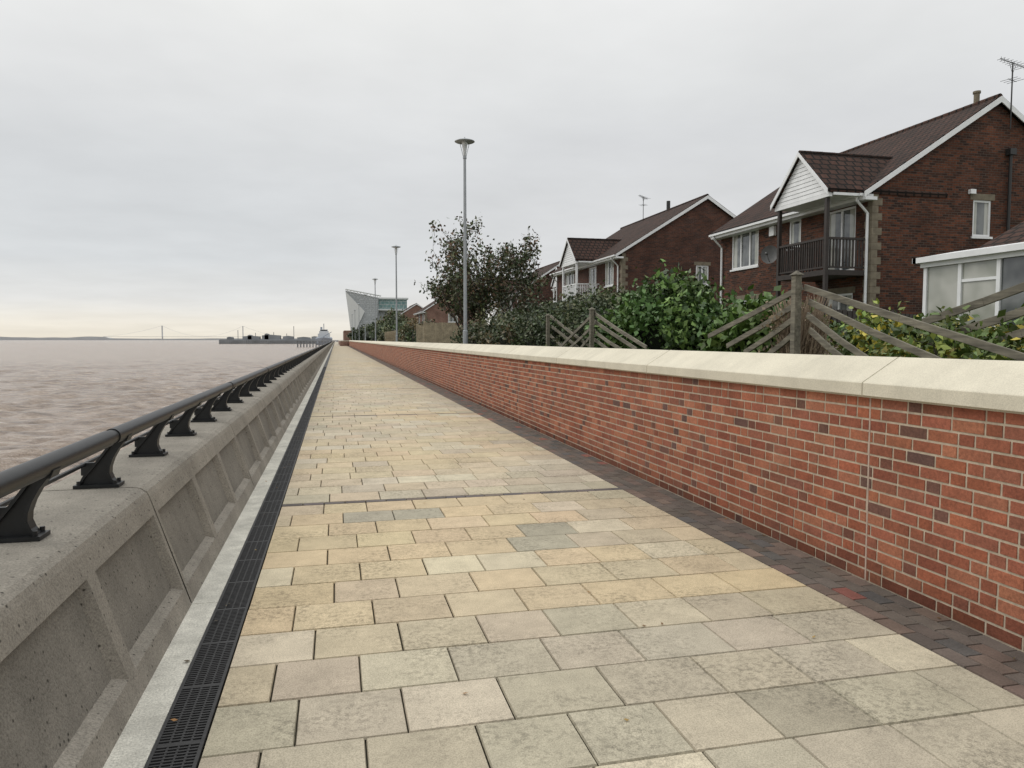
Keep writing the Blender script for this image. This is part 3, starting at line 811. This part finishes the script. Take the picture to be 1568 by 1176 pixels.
shrub('garden_shrub',[(11.5,26,1.4,1.4,2,.6),(10.5,32,1.3,1.3,2,.6),(12.5,34,1.4,1.4,1.6,.6)],6000,.10,GD+G1)
shrub('garden_shrub',[(5.9,48.5,1.7,.8,2.2,.8),(6,53,1.9,1,2.6,1.0),(5.7,58,1.7,.8,2.6,.9)],7000,.11,GD+GB)
shrub('garden_shrub',[(6,78,1.9,1.1,4,1.1),(7.5,84,2.2,1.6,4,1.5),(6,92,1.8,1.2,5,1.1),(8,100,2.4,2,5,1.8)],9000,.17,GD)
shrub('tree_mass',[(9,118,2.6,2.5,6,2.2),(7.5,132,2.2,2,7,1.8),(10,140,3.0,3,6,2.8),(7,160,2.2,2,9,1.6),(9,178,2.8,3,8,2.2)],8000,.28,GD)

def tree(name,x,y,zg,H,spread,nleaf,size,pal,seed=1,stems=6,density=.5,upright=1.0):
    random.seed(seed); np.random.seed(seed)
    E=empty(name); b=MB(); tips=[]
    def grow(p,d,l,r,lev):
        pts=[p];rad=[r];n=4
        for i in range(n):
            d=(d+Vector((random.uniform(-.16,.16),random.uniform(-.16,.16),random.uniform(-.02,.14)*upright))).normalized()
            p=p+d*l/n; pts.append(p); rad.append(r*(1-.6*(i+1)/n))
            if lev>=2 or (lev==1 and i>0): tips.append((p.copy(),lev))
            if lev<3 and (i>=1 or lev>0):
                for _ in range(random.choice([1,2,2]) if lev<2 else random.choice([1,1,2])):
                    a=random.uniform(0,6.28); side=Vector((math.cos(a),math.sin(a),random.uniform(.1,.9)*upright)).normalized()
                    grow(p,(d*.55+side*.75).normalized(),l*random.uniform(.38,.58),max(rad[-1]*.55,.006),lev+1)
        b.tube(pts,rad,6 if lev<2 else 4)
        tips.append((p.copy(),lev))
    for s in range(stems):
        a=s*6.28/stems+random.uniform(-.3,.3); t=random.uniform(.2,.8)*spread
        grow(Vector((x+math.cos(a)*.12,y+math.sin(a)*.12,zg-.1)),Vector((math.cos(a)*t,math.sin(a)*t,1)).normalized(),H*random.uniform(.5,.78),.06*H/5,0)
    b.obj('trunk_and_limbs',[M_bark],parent=E,uv=False,smooth=True)
    T=np.array([list(t[0]) for t in tips]); T=T[T[:,2]>zg+.16*H]
    m=len(T); tone=np.random.uniform(.5,1.5,m); pi=np.random.randint(0,len(pal),m)
    keep=np.random.rand(m)<.75
    idx=np.random.choice(np.where(keep)[0],nleaf)
    P_=T[idx]+np.random.normal(size=(nleaf,3))*.10*density*2
    cols=np.array(pal)[pi[idx]]*tone[idx][:,None]*np.random.uniform(.6,1.4,size=(nleaf,1))
    leaf_object('leaves',P_,size,np.clip(cols,0,1),parent=E)
tree('garden_tree',5.9,31.0,1.0,4.5,1.5,12500,.085,[(.065,.082,.038),(.09,.095,.045),(.125,.08,.05),(.05,.075,.035)],seed=5,stems=9)

random.seed(21); b=MB()
for i in range(70):
    x=random.choice([random.gauss(-.66,.06),random.gauss(3.3,.12),random.uniform(-.5,2.9)]) ; y=random.uniform(1.6,14)
    x=min(x,3.38)
    s=random.uniform(.008,.018); a=random.uniform(0,6.28); ca,sa=math.cos(a)*s,math.sin(a)*s
    b.mesh([(x-ca,y-sa,.006),(x+sa*.6,y-ca*.6,.010),(x+ca,y+sa,.012),(x-sa*.6,y+ca*.6,.007)],[(0,1,2,3)],0,random.choice([(.25,.12,.03),(.14,.08,.03),(.30,.2,.06),(.08,.06,.03)]))
b.obj('fallen_leaves',[M_leaf],col=True,uv=False)

# ------------------------------------------------------------------ river
random.seed(3); np.random.seed(3)
nr,na=640,400
rr=np.concatenate([5*np.exp(np.linspace(0,math.log(1200/5),nr)),[2500,5000,10000,20000,45000]])
aa=np.radians(np.linspace(-72,30,na))
RR,AA=np.meshgrid(rr,aa,indexing='ij')
Xw=RR*np.sin(AA)-1; Yw=RR*np.cos(AA)-2
Zw=np.zeros_like(Xw)
cell=np.maximum(RR*math.log(1200/5)/nr,RR*math.radians(102)/na)
for i in range(54):
    lam=math.exp(random.uniform(math.log(1.0),math.log(7))); th=random.gauss(R(-65),.6); kx,ky=math.cos(th)*2*math.pi/lam,math.sin(th)*2*math.pi/lam
    amp=.009*lam**.75; ph=random.uniform(0,6.28)
    fade=np.clip((lam/cell-2.2)/2,0,1)
    s_=np.sin(kx*Xw+ky*Yw+ph)
    Zw+=amp*fade*(s_+.45*s_*s_)
Zw-=4.4
nR,nA=Xw.shape
V=np.stack([Xw,Yw,Zw],-1).reshape(-1,3)
ii=np.arange(nR*nA).reshape(nR,nA)
Fq=np.stack([ii[:-1,:-1],ii[:-1,1:],ii[1:,1:],ii[1:,:-1]],-1).reshape(-1,4).astype(np.int32)
me=bpy.data.meshes.new('river_water'); me.vertices.add(len(V)); me.vertices.foreach_set('co',V.ravel())
me.loops.add(len(Fq)*4); me.loops.foreach_set('vertex_index',Fq.ravel()); me.polygons.add(len(Fq))
me.polygons.foreach_set('loop_start',np.arange(0,len(Fq)*4,4,dtype=np.int32)); me.polygons.foreach_set('loop_total',np.full(len(Fq),4,dtype=np.int32))
me.polygons.foreach_set('use_smooth',np.ones(len(Fq),dtype=bool)); me.update(calc_edges=True)
m,nt,bs=newmat('muddy_water'); p=pos(nt)
mp=N(nt,'ShaderNodeMapping'); mp.inputs['Rotation'].default_value=(0,0,R(20)); mp.inputs['Scale'].default_value=(.6,1.3,1); nt.links.new(p,mp.inputs[0])
nn=noisetex(nt,mp.outputs[0],.8,6,.72)
nt.links.new(ramp(nt,nn,[(.36,(.15,.108,.08)),(.48,(.27,.205,.155)),(.60,(.38,.305,.245)),(.70,(.56,.49,.43))]),bs.inputs['Base Color'])
bs.inputs['Roughness'].default_value=.22; bs.inputs['Specular IOR Level'].default_value=.30
bump(nt,bs,noisetex(nt,mp.outputs[0],1.5,5,.7),1.0,.6)
me.materials.append(m)
o=bpy.data.objects.new('river_water',me); scene.collection.objects.link(o)

# ------------------------------------------------------------------ far shore, pier, bridge, ship, aquarium
def hazed_mat(name,c): return mat_simple(name,c,1,var=.06,scale=.01)  # distance haze is baked into the base colours passed in here
M_hill=hazed_mat('far_hills_hazed',(.44,.46,.48)); M_br=hazed_mat('far_bridge_hazed',(.52,.54,.56)); M_pier=mat_simple('pier_weathered',(.22,.23,.24),.9,var=.3,scale=.05)
b=MB()
prev=None
for i in range(140):
    t=i/139; x=-9000+t*8900; y=12000
    h_=25+45*max(0,noise.noise(Vector((t*6,1,0)))+.35)+12*noise.noise(Vector((t*30,4,0)))
    if x>-3300: h_*=.55
    cur=(x,y,h_)
    if prev: b.mesh([(prev[0],y,-5),(cur[0],y,-5),cur,prev,(prev[0],y+900,-5),(cur[0],y+900,-5)],[(0,1,2,3),(3,2,5,4)])
    prev=cur
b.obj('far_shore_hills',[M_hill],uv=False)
b=MB(); y=9000
def ux(u): return y*(((u-784)*.9728+261.8)/(1099.2-(u-784)*.2317))
xt1,xt2=ux(251),ux(374)
for xt in (xt1,xt2):
    for dy in (-14,14): b.obox((xt,y+dy,-5),(xt,y+dy,160),7,7)
    for zc in (40,85,125,157): b.box(xt-3,xt+3,y-14,y+14,zc-3,zc+3)
b.box(xt1-600,xt2+500,y-10,y+10,35,38)
def cab(xa,za,xb_,zb,sag,n=16):
    pts=[(xa+(xb_-xa)*i/n,y,za+(zb-za)*i/n-sag*4*(i/n)*(1-i/n)) for i in range(n+1)]
    b.tube(pts,1.0,5)
cab(xt1,160,xt2,160,118); cab(xt1-600,40,xt1,160,20); cab(xt2,160,xt2+450,40,20)
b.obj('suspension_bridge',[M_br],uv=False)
b=MB(); y=1150
xa,xb_=ux(338),ux(505)
b.box(xa,xb_,y,y+40,-5,2.2)
b.box(xa+20,xb_,y-6,y,-5,.6)
for u0,u1,h_ in ((348,356,4),(372,398,5.5),(402,430,7.0),(406,412,9),(434,450,5.5),(456,476,4),(478,488,5),(380,386,7)):
    b.box(ux(u0),ux(u1),y+8,y+30,2.2,h_+1.2)
    b.ext([(ux(u0),h_+1.2),(ux(u1),h_+1.2),((ux(u0)+ux(u1))/2,h_+2.2)],y+8,y+30)
for u,h_ in ((365,16),(451,22),(420,13),(392,12),(440,11)): b.tube([(ux(u),y+10,0),(ux(u),y+10,h_)],.5,6)
for i in range(60):
    x=xa+(xb_-xa)*i/60; b.box(x,x+1,y-7,y-6,-5,1.5)
b.obj('dock_pier',[M_pier],uv=False)
b=MB(); y=620
for i in range(16):
    x=ux(456)+i*2.4; b.box(x,x+.7,y,y+.7,-5,1.0); b.box(x,x+.7,y+6,y+6.7,-5,1.0)
b.box(ux(456),ux(520),y-.5,y+7.5,.4,1.1); b.obj('wooden_jetty',[M_pier],uv=False)
S=empty('cargo_ship'); b=MB(); y=900; x=ux(497)
b.mesh([(x-9,y,-4.5),(x+9,y,-4.5),(x+10,y,3),(x-10,y,3),(x-7,y+60,-4.5),(x+7,y+60,-4.5),(x+9,y+70,5),(x-9,y+70,5),(x,y-10,4.5),(x,y-6,-4.5)],
 [(0,9,8,3),(9,1,2,8),(0,3,7,4),(1,5,6,2),(3,8,2,6,7),(4,7,6,5)],0)
b.box(x-7,x+7,y+14,y+34,3,9,1); b.box(x-5.5,x+5.5,y+16,y+30,9,12,1); b.box(x-4.5,x+4.5,y+17,y+26,12,14,1)
b.box(x-4,x+4,y+16.8,y+17,12.4,13.4,2); b.tube([(x,y+20,14),(x,y+20,21)],.5,6); b.tube([(x-3,y+26,13),(x-3,y+26,17)],1.2,8); b.obox((x-4,y+5,3),(x+9,y+5,11),.7,.7)
b.obj('hull_and_superstructure',[hazed_mat('ship_hull_hazed',(.28,.31,.36)),hazed_mat('ship_white_hazed',(.52,.54,.56)),M_gap],parent=S,uv=False)
A=empty('aquarium_building'); y=480
def X(u): return y*(((u-784)*.9728+261.8)/(1099.2-(u-784)*.2317))
def Zv(v): return 1.6+(521-v)*y/1145.
m_skin=mat_brickwall('aquarium_cladding',(.42,.44,.455),(.36,.38,.395),(.26,.27,.28),w=3,h=1.4,ms=.08,bs=.2)
m_gl=mat_brickwall('aquarium_glazing',(.15,.25,.26),(.19,.30,.30),(.42,.45,.45),w=2.6,h=2.2,ms=.15,bs=.1); m_gl.node_tree.nodes['Principled BSDF'].inputs['Roughness'].default_value=.2
b=MB()
f=[(X(538),Zv(505)),(X(578),Zv(505)),(X(580),Zv(457)),(X(531),Zv(447))]
f2=[(X(543),Zv(505)),(X(600),Zv(505)),(X(600),Zv(452)),(X(545),Zv(449))]
vs=[(q[0],y,q[1]) for q in f]+[(q[0]+4,y+45,q[1]-3) for q in f2]
b.mesh(vs,[(0,1,2,3),(4,7,6,5),(3,2,6,7),(0,3,7,4),(1,5,6,2),(0,4,5,1)],0)
b.mesh([(X(531.5),y-1.0,Zv(449)),(X(560),y-1.0,Zv(478)),(X(546),y-1.0,Zv(507)),(X(538),y-1.0,Zv(507))],[(0,1,2,3)],1)
b.box(X(574),X(625),y+3,y+40,Zv(474),Zv(459),2)
b.box(X(572),X(627),y+2,y+41,Zv(459),Zv(456.5),3)
b.box(X(580),X(622),y+6,y+40,Zv(500),Zv(474),0)
b.box(X(574),X(626),y+2.5,y+41,Zv(476),Zv(474),3)
b.tube([(X(531),y-.5,Zv(445)),(X(585),y-.5,Zv(454.5))],.45,6,3)
for i in range(10): u=534+i*5; b.tube([(X(u),y-.5,Zv(446+i*.9)),(X(u),y-.5,Zv(449+i))],.2,4,3)
b.box(X(528),X(625),y-1.5,y+60,-5,Zv(507),4)
b.obj('body',[m_skin,hazed_mat('aquarium_light_panel',(.58,.59,.59)),m_gl,hazed_mat('aquarium_steel',(.6,.62,.63)),M_farbrick],parent=A)
def lowb(u0,u1,v,yy):
    H=empty('brick_building'); 
    xx=lambda u: yy*(((u-784)*.9728+261.8)/(1099.2-(u-784)*.2317)); z=1.6+(521-v)*yy/1145.
    b=MB(); b.box(xx(u0),xx(u1),yy,yy+20,-1,z-2); b.obj('walls',[M_farbrick],parent=H)
    b=MB(); b.ext([(xx(u0)-.5,z-2.1),(xx(u1)+.5,z-2.1),((xx(u0)+xx(u1))/2,z+.5)],yy-.5,yy+20.5); b.obj('roof',[M_tile],parent=H)
    b=MB()
    for i in range(4):
        xc_=xx(u0)+(xx(u1)-xx(u0))*(i+.5)/4; b.box(xc_-.6,xc_+.6,yy-.06,yy-.01,z-4.6,z-3.2)
    b.obj('windows',[M_glass],parent=H)
lowb(592,616,478,300); lowb(618,655,474,260); lowb(560,586,500,380)
shrub('tree_mass',[(13,230,2.6,4,10,2.6),(18,250,3,5,10,3),(9,280,2.4,4,12,2.4)],4000,.5,GD)
